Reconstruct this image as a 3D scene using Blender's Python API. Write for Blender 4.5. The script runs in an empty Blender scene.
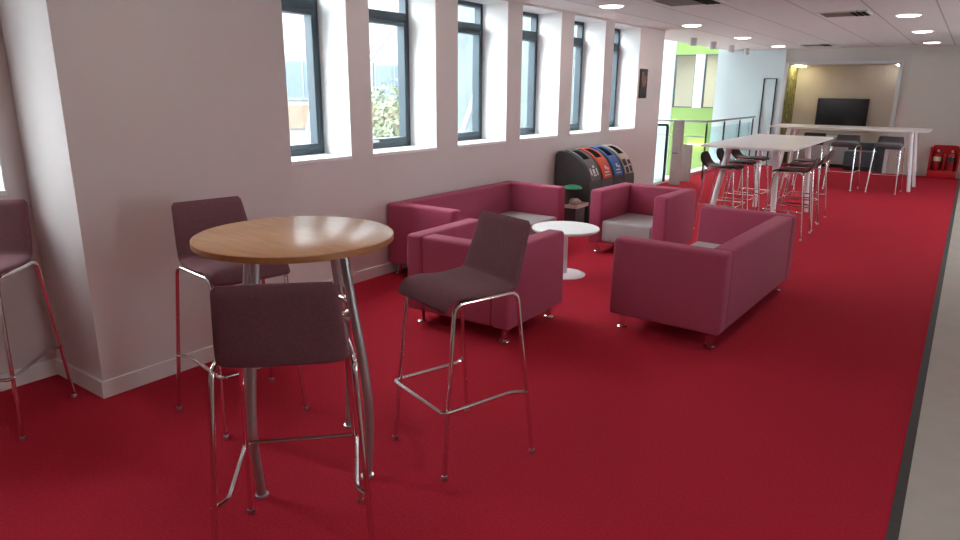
import bpy, bmesh, math, random
from mathutils import Vector, Matrix
random.seed(7)
S = bpy.context.scene
C = S.collection
PI = math.pi

# ------------------------------------------------------------------ camera, sky, light, exposure
cam_d = bpy.data.cameras.new('camera'); cam = bpy.data.objects.new('camera', cam_d); C.objects.link(cam)
cam_d.sensor_width = 36; cam_d.lens = 668.65/960*36; cam_d.clip_start = .05; cam_d.clip_end = 300
cam.matrix_world = Matrix(((0.81264, -0.15899, 0.56065, 0), (0.58269, 0.2072, -0.78583, 0), (0.00877, 0.96529, 0.26102, 1.75), (0, 0, 0, 1)))
S.camera = cam
S.view_settings.view_transform = 'Standard'; S.view_settings.look = 'None'
S.view_settings.gamma = 1; S.view_settings.use_curve_mapping = False
S.view_settings.exposure = 0.42

w = bpy.data.worlds.new('overcast_sky'); S.world = w; w.use_nodes = True
bg = w.node_tree.nodes['Background']
bg.inputs[0].default_value = (0.94, 0.97, 1.0, 1); bg.inputs[1].default_value = 14.0
LAMP_W = 2.2         # watts of every ceiling downlight
LAMP_E = 6.0          # brightness of their diffusers

def portal(name, loc, sx, sy, rot):
    d = bpy.data.lights.new(name, 'AREA'); d.shape = 'RECTANGLE'; d.size = sx; d.size_y = sy
    d.cycles.is_portal = True
    o = bpy.data.objects.new(name, d); o.location = loc; o.rotation_euler = rot; C.objects.link(o)

# ------------------------------------------------------------------ materials
def lin(c):
    return tuple(((v/255)/12.92 if v/255 <= .04045 else ((v/255+.055)/1.055)**2.4) for v in c)
def mat(name, col, rough=.6, metal=0., var=.0, vs=8., bump=0., bs=60., sheen=0., spec=.5, coat=0., srgb=False, emit=0.):
    m = bpy.data.materials.new(name); m.use_nodes = True
    nt = m.node_tree; b = nt.nodes['Principled BSDF']
    if srgb: col = lin(col)
    b.inputs['Base Color'].default_value = (*col, 1)
    b.inputs['Roughness'].default_value = rough; b.inputs['Metallic'].default_value = metal
    b.inputs['Specular IOR Level'].default_value = spec
    if sheen: b.inputs['Sheen Weight'].default_value = sheen; b.inputs['Sheen Roughness'].default_value = .5
    if coat: b.inputs['Coat Weight'].default_value = coat; b.inputs['Coat Roughness'].default_value = .1
    if emit:
        b.inputs['Emission Color'].default_value = (*col, 1); b.inputs['Emission Strength'].default_value = emit
    tc = nt.nodes.new('ShaderNodeTexCoord')
    if var:
        n = nt.nodes.new('ShaderNodeTexNoise'); n.inputs['Scale'].default_value = vs; n.inputs['Detail'].default_value = 4
        r = nt.nodes.new('ShaderNodeValToRGB')
        r.color_ramp.elements[0].position = .3; r.color_ramp.elements[1].position = .7
        r.color_ramp.elements[0].color = (*[c*(1-var) for c in col], 1); r.color_ramp.elements[1].color = (*[min(1, c*(1+var)) for c in col], 1)
        nt.links.new(tc.outputs['Object'], n.inputs['Vector']); nt.links.new(n.outputs['Fac'], r.inputs[0]); nt.links.new(r.outputs[0], b.inputs['Base Color'])
    if bump:
        n = nt.nodes.new('ShaderNodeTexNoise'); n.inputs['Scale'].default_value = bs; n.inputs['Detail'].default_value = 3
        bp = nt.nodes.new('ShaderNodeBump'); bp.inputs['Strength'].default_value = bump; bp.inputs['Distance'].default_value = .01
        nt.links.new(tc.outputs['Object'], n.inputs['Vector']); nt.links.new(n.outputs['Fac'], bp.inputs['Height']); nt.links.new(bp.outputs[0], b.inputs['Normal'])
    return m
def glass_mat(name, tint=(.95, .99, 1.), refl=.08):
    m = bpy.data.materials.new(name); m.use_nodes = True; nt = m.node_tree; nt.nodes.clear()
    o = nt.nodes.new('ShaderNodeOutputMaterial'); t = nt.nodes.new('ShaderNodeBsdfTransparent'); g = nt.nodes.new('ShaderNodeBsdfGlossy')
    mx = nt.nodes.new('ShaderNodeMixShader'); lw0 = nt.nodes.new('ShaderNodeLayerWeight'); lw0.inputs['Blend'].default_value = .5
    pw = nt.nodes.new('ShaderNodeMath'); pw.operation = 'POWER'; pw.inputs[1].default_value = 5; nt.links.new(lw0.outputs['Facing'], pw.inputs[0])
    lw = nt.nodes.new('ShaderNodeMath'); lw.operation = 'MULTIPLY_ADD'; lw.inputs[1].default_value = .6; lw.inputs[2].default_value = .03; nt.links.new(pw.outputs[0], lw.inputs[0])
    t.inputs[0].default_value = (*tint, 1); g.inputs[0].default_value = (1, 1, 1, 1); g.inputs['Roughness'].default_value = .02
    nt.links.new(lw.outputs[0], mx.inputs[0]); nt.links.new(t.outputs[0], mx.inputs[1]); nt.links.new(g.outputs[0], mx.inputs[2]); nt.links.new(mx.outputs[0], o.inputs[0])
    return m
M = {}
M['wall'] = mat('wall_paint', (.71, .645, .622), .7, var=.015, vs=1.5, bump=.04, bs=150)
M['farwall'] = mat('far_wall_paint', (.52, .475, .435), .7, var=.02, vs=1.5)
M['white'] = mat('white_gloss_paint', (.86, .84, .82), .4, var=.01, vs=3)
M['sill'] = mat('white_sill_board', (.88, .87, .86), .35, var=.01, vs=3)
M['cool'] = mat('pale_blue_white_cladding', (.60, .71, .73), .45, var=.02, vs=1)
M['frame'] = mat('grey_blue_window_metal', (.045, .068, .085), .4, metal=.2, var=.05, vs=4)
M['glass'] = glass_mat('window_glass')
M['railglass'] = glass_mat('balustrade_glass', (.86, .95, .95))
M['carpet'] = mat('red_carpet', (.48, .021, .041), .95, var=.16, vs=90, bump=.5, bs=350, sheen=.0, spec=.1)
M['vinyl'] = mat('beige_vinyl', (.47, .42, .37), .5, var=.05, vs=5, bump=.03)
M['dark_trim'] = mat('dark_edge_strip', (.045, .042, .038), .6, var=.1, vs=20)
M['chrome'] = mat('chrome', (.80, .79, .78), .12, metal=1, var=.02, vs=5)
M['steel'] = mat('brushed_steel', (.50, .50, .50), .3, metal=1, var=.04, vs=5)
M['legmetal'] = mat('satin_grey_leg_metal', (.42, .40, .40), .42, metal=.8, var=.03, vs=5)
M['plum'] = mat('dark_plum_fabric', (.205, .092, .108), .9, var=.12, vs=120, bump=.35, bs=500, sheen=.06, spec=.2)
M['charcoal'] = mat('charcoal_purple_fabric', (.07, .052, .062), .85, var=.12, vs=120, bump=.3, bs=400, sheen=.25, spec=.2)
M['sofa'] = mat('raspberry_fabric', (.42, .072, .135), .8, var=.08, vs=140, bump=.3, bs=500, sheen=.08, spec=.25)
M['greyfab'] = mat('grey_seat_fabric', (.42, .39, .385), .85, var=.06, vs=140, bump=.3, bs=500, sheen=.1, spec=.3)
M['seam'] = mat('dark_seam_thread', (.13, .03, .05), .9, var=.1, vs=50)
M['blackshell'] = mat('black_moulded_shell', (.022, .018, .022), .35, var=.1, vs=20)
M['black'] = mat('black_metal', (.018, .018, .02), .4, var=.1, vs=10)
M['tabwhite'] = mat('white_laminate', (.82, .79, .77), .35, var=.01, vs=5)
M['legwhite'] = mat('white_powder_coat', (.80, .79, .79), .35, var=.01, vs=5)
M['binbody'] = mat('dark_grey_bin_plastic', (.070, .068, .068), .45, var=.08, vs=12)
M['bingrey'] = mat('mid_grey_bin_lid', (.11, .11, .11), .4, var=.06, vs=12)
M['binred'] = mat('orange_red_bin_lid', (.78, .075, .03), .4, var=.04, vs=12)
M['binblue'] = mat('blue_bin_lid', (.02, .15, .50), .4, var=.04, vs=12)
M['bincream'] = mat('cream_bin_lid', (.62, .53, .45), .4, var=.03, vs=12)
M['void'] = mat('black_opening', (.006, .006, .006), .9, var=.1, vs=12, spec=.05)
M['decal'] = mat('white_print', (.75, .74, .74), .5, var=.02, vs=12)
M['dkdecal'] = mat('black_print', (.02, .018, .018), .5, var=.02, vs=12)
M['greenlid'] = mat('green_plastic_lid', (.03, .28, .13), .35, var=.06, vs=20)
M['paper'] = mat('crumpled_paper', (.45, .36, .31), .8, var=.35, vs=14)
M['firered'] = mat('red_moulded_plastic', (.50, .008, .015), .3, var=.04, vs=6)
M['extred'] = mat('extinguisher_red', (.40, .012, .015), .2, var=.03, vs=6, coat=.5)
M['cream'] = mat('cream_label', (.60, .50, .38), .5, var=.05, vs=20)
M['green'] = mat('lime_green_wall_paint', (.24, .37, .11), .6, var=.03, vs=1)
M['screen'] = mat('black_tv_glass', (.008, .008, .010), .12, var=.05, vs=1)
M['booth'] = mat('taupe_booth_lining', (.52, .47, .41), .7, var=.04, vs=2)
M['boothframe'] = mat('pale_grey_frame', (.55, .54, .55), .4, var=.02, vs=2)
M['boothgrey'] = mat('blue_grey_upholstery', (.060, .070, .085), .8, var=.08, vs=60, sheen=.2)
M['booth_lo'] = mat('light_grey_panel', (.38, .39, .38), .7, var=.03, vs=3)
M['lamp'] = mat('lamp_diffuser', (1., .93, .88), .5, emit=LAMP_E)
M['strip'] = mat('warm_strip_light', (1., .90, .55), .5, emit=16)
M['coolstrip'] = mat('cool_strip_light', (1., .92, .85), .5, emit=14)
M['stairlight'] = mat('yellow_stair_light', (1., .85, .25), .5, emit=12)
M['vent'] = mat('brown_grey_vent_metal', (.24, .19, .155), .5, var=.05, vs=10)
M['spot'] = mat('grey_spot_housing', (.55, .53, .52), .45, var=.05, vs=10)
M['facade'] = mat('pale_render', (.16, .16, .16), .8, var=.03, vs=.5)
M['orange'] = mat('sandy_brick_band', (.12, .082, .055), .8, var=.06, vs=2)
M['bluewin'] = mat('sky_blue_window', (.05, .072, .09), .6, var=.08, vs=.7)
M['teal'] = mat('pale_teal_glazing', (.085, .135, .14), .6, var=.12, vs=.6)
M['atriumglass'] = mat('pale_teal_atrium_cladding', (.072, .092, .094), .5, var=.25, vs=1.2)
M['mullion'] = mat('pale_grey_mullion', (.095, .10, .115), .6, var=.03, vs=2)
M['ground'] = mat('grey_paving', (.2, .2, .2), .8, var=.1, vs=1)
M['leaf'] = mat('pale_spring_leaves', (.12, .135, .075), .7, var=.3, vs=6)
M['bark'] = mat('grey_bark', (.20, .16, .13), .9, var=.2, vs=12)
M['poster'] = mat('dark_poster_print', (.035, .035, .042), .4, var=.3, vs=10)
M['skin'] = mat('warm_brown_print', (.30, .14, .09), .5, var=.3, vs=20)
M['beigeroom'] = mat('beige_room_wall', (.48, .42, .34), .7, var=.03, vs=1)

def wood_mat():
    m = mat('oak_laminate', (.46, .25, .12), .25); nt = m.node_tree; b = nt.nodes['Principled BSDF']
    tc = nt.nodes.new('ShaderNodeTexCoord'); mp = nt.nodes.new('ShaderNodeMapping'); mp.inputs['Scale'].default_value = (2, 26, 2)
    n = nt.nodes.new('ShaderNodeTexNoise'); n.inputs['Scale'].default_value = 3; n.inputs['Detail'].default_value = 6; n.inputs['Distortion'].default_value = .6
    r = nt.nodes.new('ShaderNodeValToRGB'); r.color_ramp.elements[0].position = .3; r.color_ramp.elements[1].position = .75
    r.color_ramp.elements[0].color = (.58, .315, .165, 1); r.color_ramp.elements[1].color = (.70, .41, .225, 1)
    nt.links.new(tc.outputs['Object'], mp.inputs[0]); nt.links.new(mp.outputs[0], n.inputs['Vector']); nt.links.new(n.outputs['Fac'], r.inputs[0]); nt.links.new(r.outputs[0], b.inputs['Base Color'])
    return m
M['oak'] = wood_mat()
M['oakedge'] = mat('orange_brown_wood_edge', (.40, .17, .06), .4, var=.1, vs=30)
def ceiling_mat():
    m = mat('ceiling_plank', (.74, .70, .68), .75); nt = m.node_tree; b = nt.nodes['Principled BSDF']
    tc = nt.nodes.new('ShaderNodeTexCoord'); sp = nt.nodes.new('ShaderNodeSeparateXYZ'); nt.links.new(tc.outputs['Object'], sp.inputs[0])
    def line(out, off, per, wd):
        a = nt.nodes.new('ShaderNodeMath'); a.operation = 'ADD'; a.inputs[1].default_value = off; nt.links.new(out, a.inputs[0])
        p = nt.nodes.new('ShaderNodeMath'); p.operation = 'PINGPONG'; p.inputs[1].default_value = per/2; nt.links.new(a.outputs[0], p.inputs[0])
        l = nt.nodes.new('ShaderNodeMath'); l.operation = 'LESS_THAN'; l.inputs[1].default_value = wd; nt.links.new(p.outputs[0], l.inputs[0]); return l
    lx = line(sp.outputs[0], 1.18+.675*20, .675, .009)
    mx = nt.nodes.new('ShaderNodeMix'); mx.data_type = 'RGBA'
    mx.inputs['A'].default_value = (.64, .60, .585, 1); mx.inputs['B'].default_value = (.36, .31, .29, 1)
    nt.links.new(lx.outputs[0], mx.inputs['Factor']); nt.links.new(mx.outputs['Result'], b.inputs['Base Color'])
    return m
M['ceil'] = ceiling_mat()
def moss_mat():
    m = mat('moss_print_panel', (.2, .2, .06), .8); nt = m.node_tree; b = nt.nodes['Principled BSDF']
    tc = nt.nodes.new('ShaderNodeTexCoord'); mp = nt.nodes.new('ShaderNodeMapping'); mp.inputs['Scale'].default_value = (1, 5, 1.6)
    n = nt.nodes.new('ShaderNodeTexNoise'); n.inputs['Scale'].default_value = 3.5; n.inputs['Detail'].default_value = 5; n.inputs['Distortion'].default_value = 1
    r = nt.nodes.new('ShaderNodeValToRGB'); e = r.color_ramp.elements; e[0].position = .35; e[0].color = (.05, .045, .02, 1); e[1].position = .7; e[1].color = (.48, .42, .18, 1)
    k = e.new(.5); k.color = (.20, .19, .05, 1)
    nt.links.new(tc.outputs['Object'], mp.inputs[0]); nt.links.new(mp.outputs[0], n.inputs['Vector']); nt.links.new(n.outputs['Fac'], r.inputs[0]); nt.links.new(r.outputs[0], b.inputs['Base Color'])
    return m
M['moss'] = moss_mat()

# ------------------------------------------------------------------ mesh helpers
def box(bm, x0, x1, y0, y1, z0, z1, bev=0., seg=2):
    r = bmesh.ops.create_cube(bm, size=1)
    for v in r['verts']:
        v.co = Vector(((x0+x1)/2+v.co.x*(x1-x0), (y0+y1)/2+v.co.y*(y1-y0), (z0+z1)/2+v.co.z*(z1-z0)))
    if bev:
        es = list({e for v in r['verts'] for e in v.link_edges})
        bmesh.ops.bevel(bm, geom=es, offset=bev, segments=seg, profile=.5, affect='EDGES')
def fillet(pts, r, n=5):
    pts = [Vector(p) for p in pts]; out = [pts[0]]
    for i in range(1, len(pts)-1):
        a, b, c = pts[i-1], pts[i], pts[i+1]
        da = (a-b); dc = (c-b); rr = min(r, da.length*.45, dc.length*.45)
        p = b+da.normalized()*rr; q = b+dc.normalized()*rr
        for k in range(n+1):
            t = k/n; out.append(p*(1-t)**2+b*2*t*(1-t)+q*t*t)
    out.append(pts[-1]); return out
def smoothpath(pts, n=6):
    P = [Vector(p) for p in pts]; out = []
    for i in range(len(P)-1):
        p0 = P[max(i-1, 0)]; p1 = P[i]; p2 = P[i+1]; p3 = P[min(i+2, len(P)-1)]
        for k in range(n):
            t = k/n
            out.append(.5*((2*p1)+(p2-p0)*t+(2*p0-5*p1+4*p2-p3)*t*t+(3*p1-p0-3*p2+p3)*t**3))
    out.append(P[-1]); return out
def tube(bm, pts, r, n=10, closed=False):
    pts = [Vector(p) for p in pts]; N = len(pts); rr = r if isinstance(r, (list, tuple)) else [r]*N
    up = None; rings = []
    for i, p in enumerate(pts):
        if closed: t = (pts[(i+1) % N]-pts[i-1]).normalized()
        else: t = (pts[min(i+1, N-1)]-pts[max(i-1, 0)]).normalized()
        if up is None: up = t.orthogonal().normalized()
        up = (up-t*up.dot(t)).normalized(); s = t.cross(up)
        rings.append([bm.verts.new(p+(up*math.cos(2*PI*k/n)+s*math.sin(2*PI*k/n))*rr[i]) for k in range(n)])
    for i in range(N if closed else N-1):
        a = rings[i]; b = rings[(i+1) % N]
        for k in range(n): bm.faces.new((a[k], a[(k+1) % n], b[(k+1) % n], b[k]))
    if not closed:
        bm.faces.new(rings[0][::-1]); bm.faces.new(rings[-1])
def lathe(bm, prof, cx=0, cy=0, n=32):
    rings = []
    for (r, z) in prof:
        rings.append([bm.verts.new((cx+max(r, .0003)*math.cos(2*PI*k/n), cy+max(r, .0003)*math.sin(2*PI*k/n), z)) for k in range(n)])
    for a, b in zip(rings, rings[1:]):
        for k in range(n): bm.faces.new((a[k], a[(k+1) % n], b[(k+1) % n], b[k]))
    bm.faces.new(rings[0][::-1]); bm.faces.new(rings[-1])
def prism(bm, poly, y0, y1, axis='y'):
    f = (lambda p, t: (p[0], t, p[1])) if axis == 'y' else ((lambda p, t: (t, p[0], p[1])) if axis == 'x' else (lambda p, t: (p[0], p[1], t)))
    a = [bm.verts.new(f(p, y0)) for p in poly]; b = [bm.verts.new(f(p, y1)) for p in poly]; n = len(poly)
    for k in range(n): bm.faces.new((a[k], a[(k+1) % n], b[(k+1) % n], b[k]))
    bm.faces.new(a[::-1]); bm.faces.new(b)
def pad(bm, line, thick, halfw, m=14, pw=6):
    """an upholstered panel: a centreline in (y,z) swept across x with softly rounded edges"""
    L = smoothpath([(0, a, b) for a, b in line], 5); N = len(L)
    def interp(arr, i):
        t = i/(N-1)*(len(arr)-1); k = min(int(t), len(arr)-2); return arr[k]*(1-t+k)+arr[k+1]*(t-k)
    top = []; bot = []
    for i, p in enumerate(L):
        t = (L[min(i+1, N-1)]-L[max(i-1, 0)]).normalized(); nrm = Vector((0, -t.z, t.y))
        e = min(i, N-1-i)/(N-1); th = interp(thick, i)*(min(1, math.sqrt(max(.05, 1-(1-min(1, e/.045))**2))))
        ww = interp(halfw, i)*(1-.07*max(0, 1-e/.04)**2); ra = []; rb = []
        for j in range(m+1):
            s = math.sin((j/m-.5)*PI); f = (1-abs(s)**pw)**.5 if abs(s) < 1 else 0
            ra.append(bm.verts.new(p+nrm*th*.5*f+Vector((s*ww, 0, 0)))); 
            rb.append(ra[-1] if j in (0, m) else bm.verts.new(p-nrm*th*.5*f+Vector((s*ww, 0, 0))))
        top.append(ra); bot.append(rb)
    for i in range(N-1):
        for j in range(m):
            bm.faces.new((top[i][j], top[i][j+1], top[i+1][j+1], top[i+1][j]))
            bm.faces.new([v for v in (bot[i][j+1], bot[i][j], bot[i+1][j], bot[i+1][j+1])])
    for i in (0, N-1):
        for j in range(m):
            vs = []
            for v in (top[i][j], top[i][j+1], bot[i][j+1], bot[i][j]):
                if v not in vs: vs.append(v)
            if len(vs) > 2: bm.faces.new(vs)
def obj(name, fn, m, parent=None, smooth=True, loc=None, **props):
    bm = bmesh.new(); fn(bm); bmesh.ops.recalc_face_normals(bm, faces=bm.faces)
    me = bpy.data.meshes.new(name); bm.to_mesh(me); bm.free()
    me.materials.append(M[m] if isinstance(m, str) else m)
    if smooth:
        for p in me.polygons: p.use_smooth = True
        me.set_sharp_from_angle(angle=math.radians(38))
    o = bpy.data.objects.new(name, me); C.objects.link(o)
    if parent is not None: o.parent = parent
    if loc: o.location = loc
    for k, v in props.items(): o[k] = v
    return o
def thing(name, label, cat, loc=(0, 0, 0), rz=0, group=None):
    o = bpy.data.objects.new(name, None); o.empty_display_size = .1; C.objects.link(o); o.location = loc; o.rotation_euler = (0, 0, rz)
    o['label'] = label; o['category'] = cat
    if group: o['group'] = group
    return o
def struct(name, fn, m, parent=None, smooth=False):
    o = obj(name, fn, m, parent, smooth)
    if parent is None: o['kind'] = 'structure'
    return o
def dup(root, loc, rz, label, group=None):
    r = root.copy(); C.objects.link(r); r.location = loc; r.rotation_euler = (0, 0, rz); r['label'] = label
    if group: r['group'] = group
    for ch in list(root.children):
        c = ch.copy(); C.objects.link(c); c.parent = r
        for g in list(ch.children):
            d = g.copy(); C.objects.link(d); d.parent = c
    return r

# ------------------------------------------------------------------ the room
XW = -4.42; XC = -3.84; YF = 17.6; ZC = 2.72; YE = 11.5; XR = 2.2; YB = -3.2
SILL = 1.17; HEAD = 2.70; WOUT = -4.90
wins = [(.55, 1.52), (3.27, 4.22), (4.48, 5.41), (5.76, 6.70), (7.00, 7.94), (8.27, 9.23), (9.51, 10.48)]
struct('floor', lambda b: (box(b, XW, -.01, YB, YE, -.1, 0), box(b, -4.72, -.01, YE, YF, -.1, 0)), 'carpet')
struct('floor_walkway', lambda b: box(b, .032, XR, YB, YF, -.1, 0.001), 'vinyl')
struct('trim_carpet_edge', lambda b: box(b, -.011, .032, YB, YF, -.1, .004), 'dark_trim')
struct('ceiling', lambda b: box(b, -3.93, XR, YB, YF, ZC, ZC+.12), 'ceil')
struct('ceiling_margin', lambda b: (box(b, WOUT, -3.945, YB, YE, ZC+.004, ZC+.12), box(b, -5.15, -3.945, YE, YF, ZC+.004, ZC+.12)), 'wall')
struct('trim_shadow_gap', lambda b: box(b, -3.945, -3.93, YB, YF, ZC+.02, ZC+.12), 'dark_trim')
def left_wall(b):
    box(b, WOUT, XW, YB, YE, -.1, SILL-.03); box(b, WOUT, XW, YB, YE, HEAD, ZC+.12)
    e = YB
    for (a, c) in wins: box(b, WOUT, XW, e, a, SILL-.03, HEAD); e = c
    box(b, WOUT, XW, e, YE, SILL-.03, HEAD)
struct('wall_left', left_wall, 'wall')
struct('wall_left_column', lambda b: box(b, XW, XC, 1.637, 3.085, 0, ZC), 'wall')
struct('wall_back', lambda b: box(b, WOUT, XR+.1, YB-.1, YB, -.1, ZC+.12), 'wall')
added_openings = [(2.0, 2.65), (9.4, 10.4), (12.6, 13.6)]  # openings added in the unseen wall to bring in side daylight
def right_wall(b):
    box(b, XR, XR+.2, YB, YF+.3, -.1, 1.0); box(b, XR, XR+.2, YB, YF+.3, 2.3, ZC+.12); e = YB
    for (a, c) in added_openings: box(b, XR, XR+.2, e, a, 1.0, 2.3); e = c
    box(b, XR, XR+.2, e, YF+.3, 1.0, 2.3)
struct('wall_right', right_wall, 'wall')
AX0, AX1, AZ = -3.69, -1.44, 2.37
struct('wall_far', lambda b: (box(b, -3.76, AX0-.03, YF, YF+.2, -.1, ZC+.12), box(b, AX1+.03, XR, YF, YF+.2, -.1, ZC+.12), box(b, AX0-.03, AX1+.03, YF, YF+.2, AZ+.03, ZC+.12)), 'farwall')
struct('wall_far_pale', lambda b: (box(b, -5.20, -4.40, YF, YF+.2, -3.5, 3.6), box(b, -4.40, -3.76, YF-.03, YF+.2, -3.5, 3.6)), 'cool')
def skirt(b):
    k = .018
    prism(b, [(XW, YB), (XW+k, YB), (XW+k, 1.637-k), (XC+k, 1.637-k), (XC+k, 3.085+k), (XW+k, 3.085+k), (XW+k, YE), (XW, YE), (XW, 3.085), (XC, 3.085), (XC, 1.637), (XW, 1.637)], 0, .10, 'z')
struct('baseboard_left', skirt, 'white')
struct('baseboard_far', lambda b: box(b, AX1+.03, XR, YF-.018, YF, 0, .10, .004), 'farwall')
def window(n, a, c):
    w_ = bpy.data.objects.new('window_%d' % n, None); C.objects.link(w_); w_.location = (-4.77, (a+c)/2, SILL); w_['kind'] = 'structure'
    h = (c-a)/2; H = HEAD-SILL; x0, x1 = -.09, 0; t = .05; zt = 1.23
    obj('window_frame', lambda b: (box(b, x0, x1, -h, -h+t, 0, H), box(b, x0, x1, h-t, h, 0, H), box(b, x0, x1, -h+t, h-t, 0, t), box(b, x0, x1, -h+t, h-t, H-t, H)), 'frame', w_, False)
    obj('transom', lambda b: box(b, x0, x1, -h+t, h-t, zt, zt+.075, .004), 'frame', w_, False)
    obj('added_bright_lining', lambda b: (box(b, 0, .35, -h, -h+.006, 0, H), box(b, 0, .35, h-.006, h, 0, H), box(b, 0, .35, -h+.006, h-.006, H-.006, H)), 'sill', w_, False)  # white lining added so the reveals look brightly daylit
    s = .045
    sa = obj('sash', lambda b: (box(b, x0+.01, x1+.02, -h+t, -h+t+s, t, zt, .006), box(b, x0+.01, x1+.02, h-t-s, h-t, t, zt, .006), box(b, x0+.01, x1+.02, -h+t+s, h-t-s, t, t+s, .006), box(b, x0+.01, x1+.02, -h+t+s, h-t-s, zt-s, zt, .006)), 'frame', w_, False)
    obj('window_handle', lambda b: (box(b, x1+.02, x1+.035, -.35*h, -.1*h, t+.012, t+.032, .004), box(b, x1+.035, x1+.05, -.35*h, -.28*h, t+.01, t+.034, .004)), 'steel', sa, label='pale metal handle')
    obj('pane', lambda b: box(b, -.078, -.073, -h+t+s, h-t-s, t+s, zt-s), 'glass', w_, False)
    obj('pane', lambda b: box(b, -.078, -.073, -h+t, h-t, zt+.075, H-t), 'glass', w_, False)
    obj('sill', lambda b: box(b, 0, .36, -h-.0, h+.0, -.03, .0, .004), 'sill', w_, False)
for i, (a, c) in enumerate(wins):
    window(i+1, a, c); portal('window_daylight_portal', (-4.84, (a+c)/2, (SILL+HEAD)/2), c-a, HEAD-SILL, (0, -PI/2, 0)) if False else None

for i, (a, c) in enumerate(added_openings):  # unseen windows added to light the room from the right
    w_ = bpy.data.objects.new('window_%d' % (12+i), None); C.objects.link(w_); w_.location = (XR+.12, (a+c)/2, 1.0); w_['kind'] = 'structure'; h = (c-a)/2
    obj('window_frame', lambda b: (box(b, 0, .06, -h, -h+.05, 0, 1.3), box(b, 0, .06, h-.05, h, 0, 1.3), box(b, 0, .06, -h+.05, h-.05, 0, .05), box(b, 0, .06, -h+.05, h-.05, 1.25, 1.3)), 'frame', w_, False)
    obj('pane', lambda b: box(b, .03, .035, -h+.05, h-.05, .05, 1.25), 'glass', w_, False)

# ------------------------------------------------------------------ ceiling fittings
def ceil_light(label, x, y, src=None):
    if src is None:
        t = thing('ceiling_light', label, 'ceiling light', (x, y, ZC), 0, 'recessed ceiling downlights')
        obj('light_trim', lambda b: lathe(b, [(.135, 0), (.155, 0), (.16, -.006), (.15, -.012), (.135, -.010)], n=28), 'white', t)
        obj('diffuser', lambda b: lathe(b, [(.001, -.004), (.135, -.004), (.134, -.014), (.10, -.024), (.001, -.028)], n=28), 'lamp', t)
    else: t = dup(src, (x, y, ZC), 0, label)
    d = bpy.data.lights.new('downlight_glow', 'AREA'); d.shape = 'DISK'; d.size = .26; d.energy = LAMP_W; d.color = (1, .90, .82)
    o = bpy.data.objects.new('downlight_glow', d); C.objects.link(o); o.location = (x, y, ZC-.035)
    return t
XL1, XL2 = -3.67, -.86
c0 = ceil_light('nearest round ceiling light in the row beside the windows', XL1, 7.77)
ceil_light('second ceiling light of the window row, near the wall end', XL1, 10.62, c0)
ceil_light('third ceiling light of the window row, above the spotlights', XL1, 13.45, c0)
ceil_light('farthest ceiling light of the window row, by the pale wall', XL1, 16.3, c0)
ceil_light('nearest and largest ceiling light of the right-hand row', XL2, 10.6, c0)
ceil_light('middle ceiling light of the right-hand row of three', XL2, 13.45, c0)
ceil_light('farthest ceiling light of the right-hand row, near far wall', XL2, 16.4, c0)
for (x, y, nm) in ((XL1, 4.9, 'over the window-side sofa'), (XL1+1.0, 2.05, 'over the round wooden table'), (XL1, -.8, 'behind the camera, by the windows'), (XL2, 7.77, 'right of the facing armchair'), (XL2, 4.9, 'over the right-hand sofa'), (XL2, 2.05, 'right of the turned bar stool'), (XL2, -.8, 'behind the camera, by the walkway')):
    ceil_light('round recessed ceiling light above the frame, '+nm, x, y, c0)
def vent(label, x0, x1, y0, y1, n=6):
    t = thing('ceiling_vent', label, 'vent', ((x0+x1)/2, (y0+y1)/2, ZC)); hx = (x1-x0)/2; hy = (y1-y0)/2
    obj('vent_frame', lambda b: (box(b, -hx, hx, -hy, -hy+.03, -.015, 0), box(b, -hx, hx, hy-.03, hy, -.015, 0), box(b, -hx, -hx+.03, -hy+.03, hy-.03, -.015, 0), box(b, hx-.03, hx, -hy+.03, hy-.03, -.015, 0)), 'ceil', t, False)
    obj('vent_backing', lambda b: box(b, -hx+.03, hx-.03, -hy+.03, hy-.03, -.003, 0), 'vent', t, False)
    for k in range(n):
        yy = -hy+.03+(k+.5)*(2*hy-.06)/n
        obj('slat', lambda b: box(b, -hx+.03, hx-.03, yy-.012, yy+.012, -.014, -.006), 'vent', t, False)
    obj('damper', lambda b: [box(b, hx-.20+k*.06, hx-.16+k*.06, -hy+.05, hy-.05, -.02, -.014) for k in range(3)], 'void', t, False, label='small black damper openings')
    return t
vent('square ceiling grille nearest the camera, beside the window row of lights', -3.1, -2.45, 7.45, 8.15)
vent('brown slatted ceiling vent left of the largest right-hand ceiling light', -1.80, -1.22, 9.75, 10.35)
vent('small far ceiling vent close to the far wall', -3.2, -2.6, 15.9, 16.6)
def spot(label, y, src=None):
    if src: return dup(src, (-4.50, y, ZC), 0, label)
    t = thing('ceiling_spotlight', label, 'spotlight', (-4.50, y, ZC), 0, 'cylinder spotlights over the railing')
    obj('spot_housing', lambda b: lathe(b, [(.001, 0), (.058, 0), (.06, -.01), (.06, -.13), (.055, -.14), (.001, -.14)], n=20), 'spot', t)
    obj('spot_lens', lambda b: lathe(b, [(.001, -.14), (.045, -.14), (.045, -.144), (.001, -.144)], n=20), 'decal', t)
    return t
s0 = spot('nearest grey cylinder spotlight, closest to the window wall end', 13.2)
spot('second grey cylinder spotlight from the window wall', 14.4, s0)
spot('third grey cylinder spotlight from the window wall', 15.7, s0)
spot('farthest grey cylinder spotlight, nearest the far wall', 16.9, s0)

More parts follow.
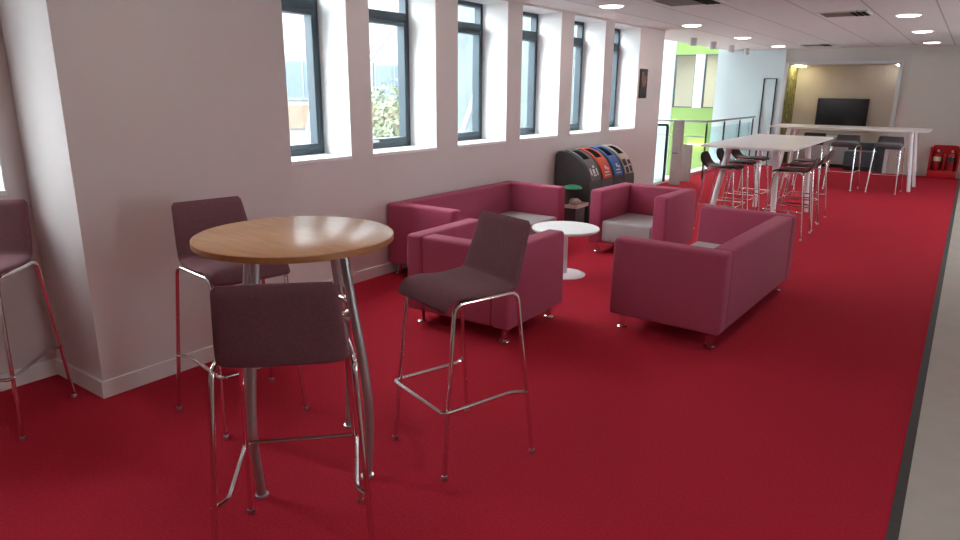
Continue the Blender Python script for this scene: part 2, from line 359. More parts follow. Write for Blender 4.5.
# ------------------------------------------------------------------ stools
def footrest(b, k=1.):
    tube(b, fillet([(.272, -.215, .33), (.225, -.155, .33), (.225, .245, .33), (-.225, .245, .33), (-.225, -.155, .33), (-.272, -.215, .33)], .03), .0095, 8)
def side_frame(b, s, top=.83):
    tube(b, fillet([(s*.28, -.245, .012), (s*.235, -.165, top+.01), (s*.20, .165, top-.005), (s*.23, .245, .012)], .05, 6), .0105, 10)
def glide(b, x, y): lathe(b, [(.001, 0), (.014, 0), (.015, .012), (.012, .02), (.001, .02)], x, y, 12)
def make_stool(name, label, group, fabric='plum', kind='pad'):
    t = thing(name, label, 'bar stool', (0, 0, 0), 0, group)
    if kind == 'pad':
        obj('padded_shell', lambda b: pad(b, [(-.274, 1.155), (-.238, 1.04), (-.205, .94), (-.175, .868), (-.12, .852), (.0, .846), (.12, .856), (.185, .845), (.222, .795)],
            [.034, .04, .044, .05, .05, .05, .05, .045, .032], [.191, .203, .213, .218, .218, .216, .215, .212, .208]), fabric, t)
    elif kind == 'low':
        obj('padded_shell', lambda b: pad(b, [(-.235, .985), (-.225, .93), (-.205, .88), (-.165, .845), (-.10, .832), (.0, .83), (.12, .835), (.185, .825), (.215, .79)],
            [.06, .07, .075, .08, .085, .085, .085, .08, .06], [.19, .20, .21, .215, .215, .215, .215, .21, .205]), fabric, t)
    else:
        obj('moulded_shell', lambda b: pad(b, [(-.275, .985), (-.262, .93), (-.235, .87), (-.18, .822), (-.10, .81), (.0, .815), (.10, .822), (.17, .815), (.21, .79)],
            [.016, .026, .03, .03, .028, .028, .028, .026, .018], [.12, .19, .205, .205, .205, .205, .205, .20, .17]), fabric, t)
    top = {'pad': .83, 'low': .80, 'shell': .80}[kind]
    for s in (-1, 1):
        f = obj('side_frame', lambda b: side_frame(b, s, top), 'chrome', t)
        obj('glide', lambda b: glide(b, s*.28, -.245), 'steel', f); obj('glide', lambda b: glide(b, s*.23, .245), 'steel', f)
    obj('footrest', footrest, 'chrome', t)
    obj('seat_plate', lambda b: (box(b, -.19, .19, -.10, -.06, top-.008, top+.016), box(b, -.18, .18, .08, .12, top-.008, top+.016)), 'black', t, False)
    return t
G = 'plum bar stools round the wooden table'
st = make_stool('bar_stool', 'nearest plum bar stool, its back to the camera, in front of the wooden table', G)
st.location = (-1.888, 1.450, 0); st.rotation_euler = (0, 0, .803)
dup(st, (-1.863, 2.444, 0), 2.83, 'plum bar stool right of the wooden table, seat turned left, in front of an armchair')
dup(st, (-3.063, 2.039, 0), -1.744, 'plum bar stool behind the wooden table, against the big column')
dup(st, (-4.013, 1.16, 0), -2.366, 'plum bar stool alone at the left edge, half cut by the frame')
G = 'black shell stools at the near white table'
bs = make_stool('bar_stool', 'black shell stool nearest on the left side of the near white table', G, 'blackshell', 'shell')
bs.location = (-2.50, 8.95, 0); bs.rotation_euler = (0, 0, -PI/2)
dup(bs, (-2.52, 9.68, 0), -PI/2+.03, 'black shell stool in the middle of the left side of the near white table')
dup(bs, (-2.52, 10.38, 0), -PI/2-.04, 'black shell stool farthest on the left side of the near white table')
dup(bs, (-1.70, 9.05, 0), PI/2, 'black shell stool nearest on the right side of the near white table')
dup(bs, (-1.72, 9.75, 0), PI/2+.04, 'black shell stool in the middle of the right side of the near white table')
dup(bs, (-1.75, 10.42, 0), PI/2-.04, 'black shell stool farthest on the right side of the near white table')
G = 'charcoal stools at the far white table'
ls = make_stool('bar_stool', 'charcoal padded stool at right of the far white table, next to its end leg', G, 'charcoal', 'low')
ls.location = (-1.12, 14.22, 0); ls.rotation_euler = (0, 0, PI)
dup(ls, (-1.82, 14.20, 0), PI-.03, 'charcoal padded stool under the middle of the far white table, below the television')
dup(ls, (-2.42, 14.45, 0), PI+.05, 'charcoal stool at left of the far white table, mostly hidden by the near table')

# ------------------------------------------------------------------ tables
t = thing('bar_table', 'tall round wooden bar table with curved metal legs', 'table', (-2.37, 1.90, 0))
obj('tabletop', lambda b: lathe(b, [(.001, 1.092), (.429, 1.092), (.431, 1.1185), (.428, 1.12), (.001, 1.12)], n=96), 'oak', t)
obj('edge_band', lambda b: lathe(b, [(.431, 1.091), (.4355, 1.093), (.4365, 1.105), (.4355, 1.117), (.431, 1.1195)], n=96), 'oakedge', t, label='orange-brown wood edge')
for k, a in enumerate((-77, 8, 103, 193)):
    a = math.radians(a); u = Vector((math.cos(a), math.sin(a), 0)); s = Vector((-u.y, u.x, 0))
    pts = smoothpath([u*.265+Vector((0, 0, 1.08)), u*.30+Vector((0, 0, .85)), u*.352+Vector((0, 0, .55)), u*.372+Vector((0, 0, .3)), u*.348+Vector((0, 0, .01))], 7)
    lg = obj('leg', lambda b: tube(b, pts, .021, 14), 'legmetal', t)
    obj('foot_pad', lambda b: lathe(b, [(.001, 0), (.030, 0), (.030, .010), (.001, .012)], u.x*.348, u.y*.348, 18), 'steel', lg)
obj('ring_rail', lambda b: tube(b, [(.235*math.cos(2*PI*i/48), .235*math.sin(2*PI*i/48), .77) for i in range(48)], .014, 10, True), 'chrome', t)
obj('leg_brace', lambda b: [tube(b, [(.23*math.cos(math.radians(a)), .23*math.sin(math.radians(a)), .77), (.315*math.cos(math.radians(a)), .315*math.sin(math.radians(a)), .77)], .009, 8) for a in (-77, 8, 103, 193)], 'steel', t)
obj('top_plate', lambda b: lathe(b, [(.001, 1.08), (.27, 1.08), (.27, 1.092), (.001, 1.092)], n=32), 'steel', t)
t = thing('coffee_table', 'low round white pedestal table between the armchairs and sofas', 'table', (-3.015, 5.643, 0))
obj('tabletop', lambda b: lathe(b, [(.001, .442), (.315, .442), (.325, .452), (.325, .464), (.321, .47), (.001, .47)], n=72), 'tabwhite', t)
obj('pedestal', lambda b: lathe(b, [(.001, .016), (.034, .016), (.030, .03), (.030, .42), (.045, .435), (.12, .441), (.001, .441)], n=32), 'legwhite', t)
obj('base_disc', lambda b: lathe(b, [(.001, 0), (.208, 0), (.212, .006), (.20, .012), (.05, .018), (.001, .018)], n=56), 'legwhite', t)
def long_table(label, x0, x1, y0, y1, feet, tops, n_r=.035):
    t = thing('high_table', label, 'table', ((x0+x1)/2, (y0+y1)/2, 0)); cx, cy = (x0+x1)/2, (y0+y1)/2
    def top(b):
        prism(b, [(x0-cx, y0-cy), (x1-cx, y0-cy), (x1-cx, y1-cy), (x0-cx, y1-cy)], 1.075, 1.10, 'z')
        es = [e for e in b.edges if abs(e.verts[0].co.z-e.verts[1].co.z) > .01]; bmesh.ops.bevel(b, geom=es, offset=.05, segments=4, affect='EDGES')
    obj('tabletop', top, 'tabwhite', t)
    obj('frame_rail', lambda b: [tube(b, [Vector((tops[i][0]-cx, tops[i][1]-cy, 1.055)), Vector((tops[j][0]-cx, tops[j][1]-cy, 1.055))], .018, 8) for i, j in ((0, 1), (2, 3), (0, 2), (1, 3))], 'legwhite', t)
    for f, p in zip(feet, tops):
        l = obj('leg', lambda b: tube(b, [(f[0]-cx, f[1]-cy, .01), ((f[0]+p[0])/2-cx, (f[1]+p[1])/2-cy, .54), (p[0]-cx, p[1]-cy, 1.074)], [n_r*.85, n_r, n_r*1.15], 16), 'legwhite', t)
        obj('leg_cap', lambda b: lathe(b, [(.001, 0), (n_r*.8, 0), (n_r*.8, .012), (.001, .014)], f[0]-cx, f[1]-cy, 16), 'steel', l)
    return t
long_table('long high white table nearer the camera, black shell stools along both sides', -2.73, -1.63, 8.55, 11.45,
    [(-2.62, 8.80), (-1.80, 8.80), (-2.55, 11.0), (-1.80, 11.0)], [(-2.46, 8.95), (-1.89, 8.95), (-2.50, 10.75), (-1.86, 10.75)])
long_table('long high white table farthest away, set crosswise before the television', -3.24, -.56, 14.35, 15.6,
    [(-3.03, 14.5), (-.72, 14.5), (-2.98, 15.36), (-.69, 15.36)], [(-2.90, 14.62), (-.84, 14.62), (-2.88, 15.25), (-.82, 15.25)])

# ------------------------------------------------------------------ sofas and armchairs (front towards local -y)
def seating(name, label, cat, w, d, loc, rz, h=.70):
    t = thing(name, label, cat, loc, rz); a = .155; z0 = .115; b_ = .028
    for s in (-1, 1):
        x0, x1 = sorted((s*w/2, s*(w/2-a)))
        def arm(b):
            box(b, x0, x1, -d/2, d/2, z0, h, b_, 4)
            for v in b.verts:           # slightly battered outer faces
                f = (v.co.z-z0)/(h-z0)
                if abs(v.co.x) > w/2-.05: v.co.x -= s*.006*f
                if v.co.y < -d/2+.05: v.co.y += .006*f
        obj('armrest', arm, 'sofa', t)
    obj('backrest', lambda b: box(b, -w/2+a-.002, w/2-a+.002, d/2-.155, d/2-.004, z0, h-.002, .024, 4), 'sofa', t)
    obj('seat_base', lambda b: box(b, -w/2+a-.01, w/2-a+.01, -d/2+.03, d/2-.14, z0+.003, .16, .008), 'sofa', t)
    n = 1 if w < 1.2 else 2
    for k in range(n):
        cw = (w-2*a)/n; xa = -w/2+a+k*cw
        def cush(b):
            box(b, xa+.003, xa+cw-.003, -d/2+.012, d/2-.152, .135, .372, .03, 4)
            bmesh.ops.subdivide_edges(b, edges=b.edges[:], cuts=1, use_grid_fill=True)
        obj('seat_cushion', cush, 'greyfab', t, label='light grey seat cushion')
    for sx in (-1, 1):
        for sy in (-1, 1):
            x, y = sx*(w/2-.085), sy*(d/2-.085)
            obj('leg', lambda b: lathe(b, [(.001, 0), (.038, 0), (.040, .006), (.034, .012), (.021, .016), (.019, .10), (.028, .108), (.028, .118), (.001, .118)], x, y, 20), 'chrome', t, label='short chrome leg with disc foot')
    return t
seating('sofa', 'raspberry two-seat sofa nearest on the right, its back and one arm facing the camera', 'sofa', 1.95, .84, (-1.563, 5.464, 0), -PI/2-.031)
seating('sofa', 'raspberry sofa against the window wall beneath the windows, facing right', 'sofa', 2.11, .80, (-3.998, 5.665, 0), PI/2)
seating('armchair', 'raspberry armchair with its back to the camera, behind the turned bar stool', 'armchair', .925, .83, (-2.859, 4.095, 0), PI+.025)
seating('armchair', 'raspberry armchair facing the camera, in front of the recycling bins', 'armchair', .90, .82, (-2.808, 7.042, 0), -.043)

# ------------------------------------------------------------------ recycling bins
def arc_profile(off=0., z_end=.0):
    pts = []
    for i in range(13):
        a = math.radians(88-88*i/12); pts.append((-4.29+(.42+off)*math.cos(a), .48+(.49+off)*math.sin(a)))
    return pts
def bin_(label, y0, colour, icon, group='recycling bins in a row'):
    y1 = y0+.35; ym = (y0+y1)/2
    t = thing('recycling_bin', label, 'bin', (-4.13, ym, 0), 0, group)
    P = lambda p: (p[0]+4.13, p[1])
    pr = [(-4.40, .0), (-4.40, .93), (-4.36, .968)]+arc_profile()+[(-3.885, .03), (-3.90, .0)]
    def body(b):
        prism(b, [P(p) for p in pr], y0-ym, y1-ym)
        bmesh.ops.bevel(b, geom=[e for e in b.edges if abs(e.verts[0].co.y-e.verts[1].co.y) < .001], offset=.018, segments=2, affect='EDGES')
    obj('bin_body', body, 'binbody', t)
    # coloured front: band over the arc with a real opening
    def band(b, i0, i1, ya, yb, o0, o1):
        ap = arc_profile(o0); bp = arc_profile(o1)
        prism(b, [P(p) for p in ap[i0:i1+1]]+[P(p) for p in bp[i0:i1+1][::-1]], ya, yb)
    hw = .138
    def lid(b):
        band(b, 0, 1, -hw, hw, -.004, .014); band(b, 1, 5, -hw, -.095, -.004, .014); band(b, 1, 5, .095, hw, -.004, .014); band(b, 5, 10, -hw, hw, -.004, .014)
    l = obj('front_lid', lid, colour, t, label='curved %s front' % {'bingrey': 'grey', 'binred': 'orange-red', 'binblue': 'blue', 'bincream': 'cream'}[colour])
    obj('opening', lambda b: band(b, 1, 5, -.095, .095, .001, .004), 'void', l, label='black posting slot')
    obj('top_cap', lambda b: prism(b, [P(p) for p in ((-4.385, .955), (-4.35, .976), (-4.29, .982), (-4.29, .965), (-4.38, .94))], -.15, .15), 'boothframe', t, label='silver top edge')
    A = arc_profile(.0155); Bp = arc_profile(.018)
    def patch(b, u0, u1, v0, v1):      # small print lying on the curved front
        def at(A_, f):
            i = min(int(f), 11); q = f-i; return (A_[i][0]*(1-q)+A_[i+1][0]*q, A_[i][1]*(1-q)+A_[i+1][1]*q)
        prism(b, [P(at(A, u0)), P(at(A, u1)), P(at(Bp, u1)), P(at(Bp, u0))], v0, v1)
    def print_(b):
        if icon == 'box':
            patch(b, 6.6, 8.2, -.12, -.01); patch(b, 8.5, 9.9, -.10, -.01); patch(b, 6.9, 8.0, .03, .12); patch(b, 8.3, 9.8, .03, .11)
        elif icon == 'grey':
            patch(b, 6.8, 7.3, .0, .05); patch(b, 7.4, 8.8, -.10, -.07); patch(b, 7.6, 8.6, -.03, .02); patch(b, 8.8, 9.1, -.04, .04); patch(b, 7.5, 9.0, .07, .10)
        else:
            patch(b, 7.3, 8.1, -.02, .03); patch(b, 7.8, 8.3, .04, .08); patch(b, 8.6, 8.9, -.06, .06); patch(b, 9.3, 9.5, -.08, .08)
    obj('printed_symbol', print_, 'dkdecal' if icon == 'box' else 'decal', l, label='printed recycling pictogram')
    return t
bin_('grey-fronted recycling bin, nearest of the row', 7.86, 'bingrey', 'grey')
bin_('recycling bin with an orange-red front', 8.22, 'binred', 'dot')
bin_('recycling bin with a blue front', 8.58, 'binblue', 'dot')
bin_('recycling bin with a cream front and black print, last of the row', 8.94, 'bincream', 'box')
t = thing('food_waste_bin', 'small dark stand with a green round lid and paper tray beside the grey bin', 'bin', (-4.02, 7.66, 0))
obj('stand_body', lambda b: box(b, -.13, .13, -.13, .13, 0, .30, .01), 'binbody', t)
obj('stand_post', lambda b: box(b, -.12, -.08, -.12, .12, .30, .53), 'binbody', t, False)
obj('tray', lambda b: (box(b, -.15, .16, -.16, .16, .30, .315), box(b, .15, .16, -.16, .16, .315, .345), box(b, -.15, .15, -.16, -.15, .315, .345), box(b, -.15, .15, .15, .16, .315, .345)), 'bincream', t, False, label='pale tray')
obj('green_lid', lambda b: lathe(b, [(.001, .53), (.12, .53), (.125, .54), (.10, .56), (.05, .575), (.001, .577)], n=32), 'greenlid', t, label='round green lid')
def crump(b):
    bmesh.ops.create_icosphere(b, subdivisions=3, radius=.075)
    for v in b.verts: v.co *= 1+.25*(random.random()-.5)
    for v in b.verts: v.co.z = v.co.z*.6
g = obj('crumpled_paper', crump, 'paper', None, True, (-3.955, 7.62, .372)); g['label'] = 'crumpled brown and white paper on the pale tray under the green lid'; g['category'] = 'paper'

# ------------------------------------------------------------------ poster
t = thing('poster', 'small dark framed poster on the wall after the last window', 'poster', (XW, 10.70, 1.86))
obj('poster_board', lambda b: box(b, .0, .014, -.15, .15, -.23, .23, .002), 'black', t, False)
obj('poster_print', lambda b: box(b, .014, .016, -.135, .135, -.215, .215), 'poster', t, False)
obj('printed_figure', lambda b: (box(b, .016, .0175, -.09, -.01, .02, .18, .0005, 1), box(b, .016, .0175, .0, .09, -.01, .12, .0005, 1), box(b, .016, .0175, -.05, .04, -.05, .03, .0005, 1)), 'skin', t, False, label='warm brown blocks of the print')

# ------------------------------------------------------------------ far alcove with television
YA = YF+1.15
struct('alcove', lambda b: (box(b, AX0, AX1, YA, YA+.05, 0, AZ), box(b, AX0, AX1, YF+.01, YA, AZ, AZ+.04), box(b, AX1, AX1+.03, YF+.01, YA+.05, 0, AZ+.04)), 'booth')['kind'] = 'structure'
struct('alcove_floor', lambda b: box(b, AX0-.03, AX1+.03, YF, YA+.05, -.1, 0), 'carpet')
struct('alcove_side', lambda b: box(b, AX0-.03, AX0, YF+.01, YA+.05, 0, AZ), 'moss')
struct('trim_alcove_frame', lambda b: (box(b, AX0-.07, AX0+.0, YF-.05, YF+.02, 0, AZ+.06, .004), box(b, AX1, AX1+.075, YF-.05, YF+.02, 0, AZ+.06, .004), box(b, AX0, AX1, YF-.05, YF+.02, AZ, AZ+.06, .004)), 'boothframe')
t = thing('strip_light', 'warm strip light at the top left corner of the alcove', 'light', (AX0+.14, YF+.62, AZ))
obj('strip_diffuser', lambda b: box(b, -.08, .08, -.30, .30, -.03, -.006, .004), 'strip', t); obj('strip_housing', lambda b: box(b, -.10, .10, -.32, .32, -.006, 0), 'white', t, False)
t = thing('strip_light', 'white strip light at the top right corner of the alcove', 'light', (AX1-.07, YF+.7, AZ))
obj('strip_diffuser', lambda b: box(b, -.02, .02, -.30, .30, -.03, -.006, .004), 'coolstrip', t); obj('strip_housing', lambda b: box(b, -.035, .035, -.32, .32, -.006, 0), 'white', t, False)
t = thing('television', 'black flat television on the alcove back wall', 'television', (-2.58, YA, 1.28))
obj('tv_body', lambda b: box(b, -.56, .56, -.07, -.025, -.33, .33, .008), 'black', t)
obj('screen', lambda b: box(b, -.545, .545, -.073, -.07, -.31, .315), 'screen', t, False)
obj('wall_bracket', lambda b: box(b, -.2, .2, -.025, 0, -.15, .15), 'steel', t, False)
t = thing('booth_bench', 'dark blue-grey low bench at the right of the alcove, with taller end panel', 'bench', (-1.85, YF+.35, 0))
obj('bench_seat', lambda b: box(b, -.42, .22, -.25, .30, .10, .44, .03, 3), 'boothgrey', t)
obj('bench_back', lambda b: box(b, -.42, .22, .30, .42, .10, .62, .03, 3), 'boothgrey', t)
obj('bench_plinth', lambda b: box(b, -.40, .20, -.22, .40, 0, .10), 'black', t, False)
obj('end_panel', lambda b: prism(b, [(-.27, 0), (.42, 0), (.42, .75), (.0, .75)], .23, .38, 'x'), 'boothgrey', t)
t = thing('media_cabinet', 'light grey low cabinet below the television in the alcove', 'cabinet', (-2.95, YA-.30, 0))
obj('cabinet_body', lambda b: box(b, -.60, .66, -.28, .28, .08, .72, .008), 'booth_lo', t)
obj('plinth', lambda b: box(b, -.58, .64, -.24, .28, 0, .08), 'black', t, False)
for xa in (-.58, .035): obj('cabinet_door', lambda b: box(b, xa, xa+.605, -.295, -.28, .10, .70, .004), 'booth_lo', t)
# fire point
t = thing('fire_extinguisher_stand', 'red moulded stand holding two extinguishers by the far wall', 'stand', (-.33, YF-.22, 0))
def rounded(x0, x1, z0, z1, r, top_only=True):
    P = [(x0, z0), (x1, z0)]
    for i in range(7): a = PI/2*i/6; P.append((x1-r+r*math.cos(a), z1-r+r*math.sin(a)))
    for i in range(7): a = PI/2+PI/2*i/6; P.append((x0+r+r*math.cos(a), z1-r+r*math.sin(a)))
    return P
obj('back_shell', lambda b: prism(b, rounded(-.25, .26, .02, .69, .09), .12, .18), 'firered', t)
obj('side_cheek', lambda b: (prism(b, rounded(-.26, -.225, .0, .66, .015), -.12, .15), prism(b, rounded(.235, .27, .0, .66, .015), -.12, .15)), 'firered', t)
obj('base_tray', lambda b: box(b, -.26, .27, -.14, .16, 0, .16, .015), 'firered', t)
obj('divider', lambda b: box(b, -.01, .02, -.06, .14, .16, .50, .01), 'firered', t)
def ext(label, x, body, group='fire extinguishers'):
    e = thing('fire_extinguisher', label, 'fire extinguisher', (x, YF-.24, .162), 0, group)
    obj('cylinder_body', lambda b: lathe(b, [(.001, 0), (.07, 0), (.075, .01), (.075, .30), (.06, .345), (.025, .37), (.025, .385), (.001, .385)], n=28), 'extred', e)
    obj('label_band', lambda b: lathe(b, [(.0755, .20), (.0765, .20), (.0765, .29), (.0755, .29)], n=28), body, e)
    obj('valve_handle', lambda b: (box(b, -.02, .02, -.015, .015, .385, .42, .004), box(b, -.015, .015, -.08, .02, .42, .432, .003)), 'steel', e)
    obj('hose', lambda b: tube(b, smoothpath([(.02, 0, .40), (.08, -.02, .41), (.10, -.03, .30), (.09, -.04, .12)], 6), .009, 8), 'black', e)
ext('left red extinguisher with a cream band in the red stand', -.45, 'cream')
ext('right red extinguisher with a black band in the red stand', -.20, 'dkdecal')
t = thing('wall_socket', 'small white socket low on the far wall beside the alcove frame', 'socket', (-1.18, YF, .42))
obj('face_plate', lambda b: box(b, -.045, .045, -.012, 0, -.06, .06, .004), 'boothframe', t)
obj('socket_holes', lambda b: (box(b, -.02, -.01, -.014, -.012, -.02, .02), box(b, .01, .02, -.014, -.012, -.02, .02)), 'void', t, False)
t = thing('slim_black_frame', 'tall slim black upright frame against the pale wall left of the alcove', 'frame', (-4.04, YF-.05, 0))
obj('upright', lambda b: box(b, -.15, -.125, -.02, .015, 0, 2.06), 'black', t, False); obj('upright', lambda b: box(b, .125, .15, -.02, .015, 0, 2.06), 'black', t, False)
obj('top_bar', lambda b: box(b, -.125, .125, -.02, .015, 2.045, 2.06), 'black', t, False)
obj('inset_panel', lambda b: box(b, -.125, .125, .005, .015, 0, 2.045), 'cool', t, False)

# ------------------------------------------------------------------ landing railing, pedestal, glass barrier
struct('trim_landing_kerb', lambda b: box(b, -4.95, -4.72, YE, YF-.03, -.3, .05), 'white')
t = thing('railing', 'steel handrail on slim posts with glass panels round the landing', 'railing', (-4.30, 13.85, 0))
obj('handrail', lambda b: tube(b, fillet([(-1.5, 0, 1.16), (0, 0, 1.16), (0, 3.68, 1.16)], .06), .022, 12), 'steel', t)
for y in (0, 1.2, 2.4, 3.55):
    obj('post', lambda b: (box(b, -.012, .012, y-.02, y+.02, .0, 1.11), tube(b, [(0, y, 1.11), (0, y, 1.15)], .008, 8)), 'black' if y else 'black', t, False)
    if y < 3: obj('glass_panel', lambda b: box(b, -.005, .005, y+.06, y+(1.14 if y < 2.4 else 1.09), .08, 1.04), 'railglass', t, False)
obj('mid_rail', lambda b: tube(b, [(-1.5, 0, .86), (-.02, 0, .86)], .012, 10), 'steel', t)
obj('post', lambda b: box(b, -1.46, -1.436, -.02, .02, -.3, 1.14), 'black', t, False)
t = thing('access_pedestal', 'pinkish-grey flat gate pedestal standing left of the railing', 'pedestal', (-4.46, 12.68, 0))
obj('pedestal_body', lambda b: box(b, -.095, .095, -.05, .05, 0, 1.22, .01), 'farwall', t)
obj('reader_dot', lambda b: lathe(b, [(.001, -.0525), (.018, -.0525), (.018, -.05), (.001, -.05)], n=16), 'boothframe', t)
r_ = [c for c in t.children if c.name.startswith('reader_dot')][0]; r_.rotation_euler = (PI/2, 0, 0); r_.location = (0, 0, 1.06); 
for v in r_.data.vertices: v.co.z = -v.co.z
obj('slot', lambda b: (box(b, -.06, -.02, -.053, -.05, .60, .615), box(b, -.01, .03, -.053, -.05, .60, .615)), 'void', t, False, label='two short dark slots')
t = thing('low_panel', 'lower pinkish panel just behind the gate pedestal', 'panel', (-4.46, 13.28, 0))
obj('panel_board', lambda b: box(b, -.09, .09, -.04, .04, 0, .72, .008), 'farwall', t)
obj('panel_cap', lambda b: box(b, -.095, .095, -.045, .045, .72, .735, .004), 'booth', t)
t = thing('glass_barrier', 'glass barrier in a black metal frame beside the wall end', 'barrier', (-4.66, 12.66, 0))
obj('top_rail', lambda b: box(b, -.70, .0, -.02, .02, 1.10, 1.14, .004), 'black', t)
obj('post', lambda b: box(b, -.03, .01, -.02, .02, 0.05, 1.10), 'black', t, False)
obj('glass_panel', lambda b: box(b, -.70, -.03, -.005, .005, -.3, 1.10), 'railglass', t, False)

# ------------------------------------------------------------------ atrium beyond the landing
struct('wall_atrium_side', lambda b: box(b, -8.9, -8.8, YE-.3, 20.2, -3.5, 4.2), 'cool')
struct('wall_atrium_near', lambda b: box(b, -8.8, WOUT, YE-.3, YE-.2, -3.5, 4.2), 'atriumglass')  # atrium side and near walls carried up to the roof to block sky light
def green(b):
    box(b, -7.30, -5.20, 20, 20.15, -3.5, 1.28); box(b, -7.30, -5.20, 20, 20.15, 2.77, 4.3); box(b, -5.80, -5.20, 20, 20.15, 1.28, 2.77)
struct('wall_atrium_green', green, 'green')
struct('wall_atrium_pier', lambda b: (box(b, -8.8, -7.30, 19.9, 20.15, -3.5, 4.2), box(b, -6.69, -6.43, 19.96, 20.15, 1.28, 2.77)), 'cool')
struct('wall_atrium_return', lambda b: box(b, -5.35, -5.20, YF, 20, -3.5, 3.6), 'cool')
struct('floor_atrium', lambda b: box(b, -8.8, -4.95, YE-.3, 20, -3.6, -3.5), 'vinyl')
struct('added_atrium_roof', lambda b: (box(b, -8.9, -6.9, YE-.3, 20.2, 4.2, 4.3), box(b, -6.6, -5.15, YE-.3, 20.2, 4.2, 4.3), box(b, -6.9, -6.6, YE-.3, 13.0, 4.2, 4.3), box(b, -5.15, -5.1, YE-.3, YF, ZC+.1, 4.2)), 'white')  # roof added out of view to dim the atrium, slot passes some daylight
for n, (xa, xb) in enumerate(((-7.30, -6.69), (-6.43, -5.80))):
    w_ = bpy.data.objects.new('window_%d' % (10+n), None); C.objects.link(w_); w_.location = ((xa+xb)/2, 20, 1.28); w_['kind'] = 'structure'; h = (xb-xa)/2
    obj('window_frame', lambda b: (box(b, -h, -h+.03, .0, .08, 0, 1.49), box(b, h-.03, h, 0, .08, 0, 1.49), box(b, -h+.03, h-.03, 0, .08, 0, .03), box(b, -h+.03, h-.03, 0, .08, 1.46, 1.49)), 'mullion', w_, False)
    obj('pane', lambda b: box(b, -h+.03, h-.03, .035, .04, .03, 1.46), 'railglass', w_, False)
struct('wall_meeting_room', lambda b: (box(b, -9.5, -5.0, 23, 23.1, 0.8, 3.2), box(b, -9.6, -9.5, 20.2, 23, .8, 3.2), box(b, -5.0, -4.9, 20.2, 23, .8, 3.2)), 'beigeroom')
struct('ceiling_meeting_room', lambda b: box(b, -9.5, -5.0, 20.15, 23, 3.0, 3.1), 'beigeroom')
struct('floor_meeting_room', lambda b: box(b, -9.5, -5.0, 20.15, 23, .8, .9), 'vinyl')
for (x, y, nm) in ((-7.3, 20.9, 'left'), (-6.55, 20.9, 'right')):
    t = thing('ceiling_light', 'oblong ceiling light behind the %s meeting room window' % nm, 'ceiling light', (x, y+.6, 3.0))
    obj('diffuser', lambda b: box(b, -.3, .3, -.12, .12, -.03, -.01, .005), 'lamp', t); obj('light_trim', lambda b: box(b, -.33, .33, -.15, .15, -.01, 0), 'white', t, False)
    d = bpy.data.lights.new('room_light_glow', 'AREA'); d.size = .5; d.energy = 45; d.color = (1, .93, .85); o = bpy.data.objects.new('room_light_glow', d); C.objects.link(o); o.location = (x, y+.6, 2.95)
t = thing('stair_light', 'slim glowing bar light on the lime green wall', 'light', (-6.38, 19.93, .24))
obj('light_tube', lambda b: tube(b, [(-.32, 0, 0), (.32, 0, 0)], .02, 12), 'stairlight', t)
obj('bracket', lambda b: (box(b, -.25, -.21, 0, .07, -.015, .015), box(b, .21, .25, 0, .07, -.015, .015)), 'steel', t, False)

# ------------------------------------------------------------------ outside
struct('ground', lambda b: box(b, -60, WOUT-4.2, -40, 80, -4.1, -4.0), 'ground')
struct('ground_near', lambda b: box(b, WOUT-4.2, WOUT, -40, YE-.4, -4.1, -4.0), 'ground')
def building(name, label, x, y0, y1, z1, m, band, wm, pitch, ww, zs):
    t = thing(name, label, 'building', (x, (y0+y1)/2, -4)); h = (y1-y0)/2
    obj('facade', lambda b: box(b, -6, 0, -h, h, 0, z1+4), m, t, False)
    if band: obj('band_course', lambda b: box(b, 0, .08, -h, h, 4.60, 5.25), band, t, False, label='sandy band below the windows')
    n = int((y1-y0)/pitch)
    for (za, zb) in zs:
        for k in range(n):
            y = -h+pitch*(k+.5)
            f = obj('window', lambda b: box(b, 0, .06, y-ww/2, y+ww/2, za+4, zb+4), 'mullion', t, False)
            obj('pane', lambda b: (box(b, .06, .07, y-ww/2+.08, y-.04, za+4.08, zb+3.92), box(b, .06, .07, y+.04, y+ww/2-.08, za+4.08, zb+3.92)), wm, f, False)
    return t
building('building', 'pale rendered building with blue windows seen through the first two windows', -16, -.25, 19.25, 8, 'facade', 'orange', 'bluewin', 3.9, 1.9, [(1.4, 2.55), (-1.8, -.6)])
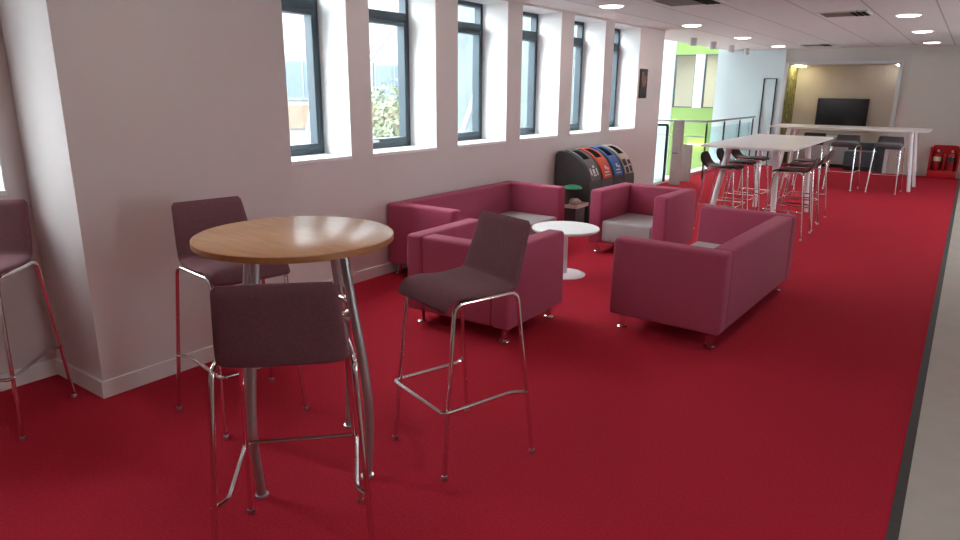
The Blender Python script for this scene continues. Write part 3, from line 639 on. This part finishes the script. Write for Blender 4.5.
building('building', 'pale teal glazed building seen through the farther windows', -14, 20, 46, 9, 'mullion', None, 'teal', 2.6, 2.4, [(-3.2, -.2), (.2, 3.0), (3.4, 6.2)])
building('building', 'added unseen grey wing outside, shading the first window, behind the camera to the left', -7.2, -16, -3.4, 4.5, 'facade', None, 'bluewin', 3.4, 1.6, [(.4, 1.8)])  # wing added out of view to cut daylight on the column's near side
def brace(label, x, ya, za, yb, zb, src=None):
    o = obj('diagonal_brace', lambda b: tube(b, [(0, 0, 0), (0, yb-ya, zb-za)], .055, 10), 'mullion', None, True, (x, ya, za)); o['label'] = label; o['category'] = 'brace'; o['group'] = 'steel braces outside'; return o
brace('grey diagonal steel brace outside the first window beside the column', -11, 7.54, -4, 9.9, 2.6)
brace('grey diagonal steel brace outside the third window, close to the wall', -7, 6.42, -4, 9.81, 2.0)
t = thing('steel_post', 'grey steel post with a diagonal arm outside the second window', 'post', (-11, 10.55, -4))
obj('upright', lambda b: tube(b, [(0, 0, 0), (0, 0, 6.4)], .06, 10), 'mullion', t); obj('diagonal_arm', lambda b: tube(b, [(0, 0, 5.82), (0, 2.45, 8.04)], .055, 10), 'mullion', t)
def tree(label, x, y, h, r):
    t = thing('tree', label, 'tree', (x, y, -4))
    obj('trunk', lambda b: tube(b, smoothpath([(0, 0, 0), (.1, .05, h*.35), (-.05, .1, h*.6), (0, 0, h*.85)], 4), [.16-.0075*i for i in range(13)], 10), 'bark', t)
    def crown(b):
        for i in range(2600):
            a = random.random()*2*PI; e = math.acos(1-2*random.random()); rr = r*(random.random()**.45)
            c = Vector((rr*math.sin(e)*math.cos(a), rr*math.sin(e)*math.sin(a), h*.75+1.25*rr*math.cos(e)))
            u = Vector((random.gauss(0, 1), random.gauss(0, 1), random.gauss(0, 1))).normalized(); v = u.orthogonal().normalized(); s = .04+.04*random.random()
            b.faces.new([b.verts.new(c+u*s), b.verts.new(c+v*s*.6), b.verts.new(c-u*s), b.verts.new(c-v*s*.6)])
    obj('foliage', crown, 'leaf', t, False)
tree('young pale green tree outside the second window', -12.5, 13.6, 6.0, 1.2)
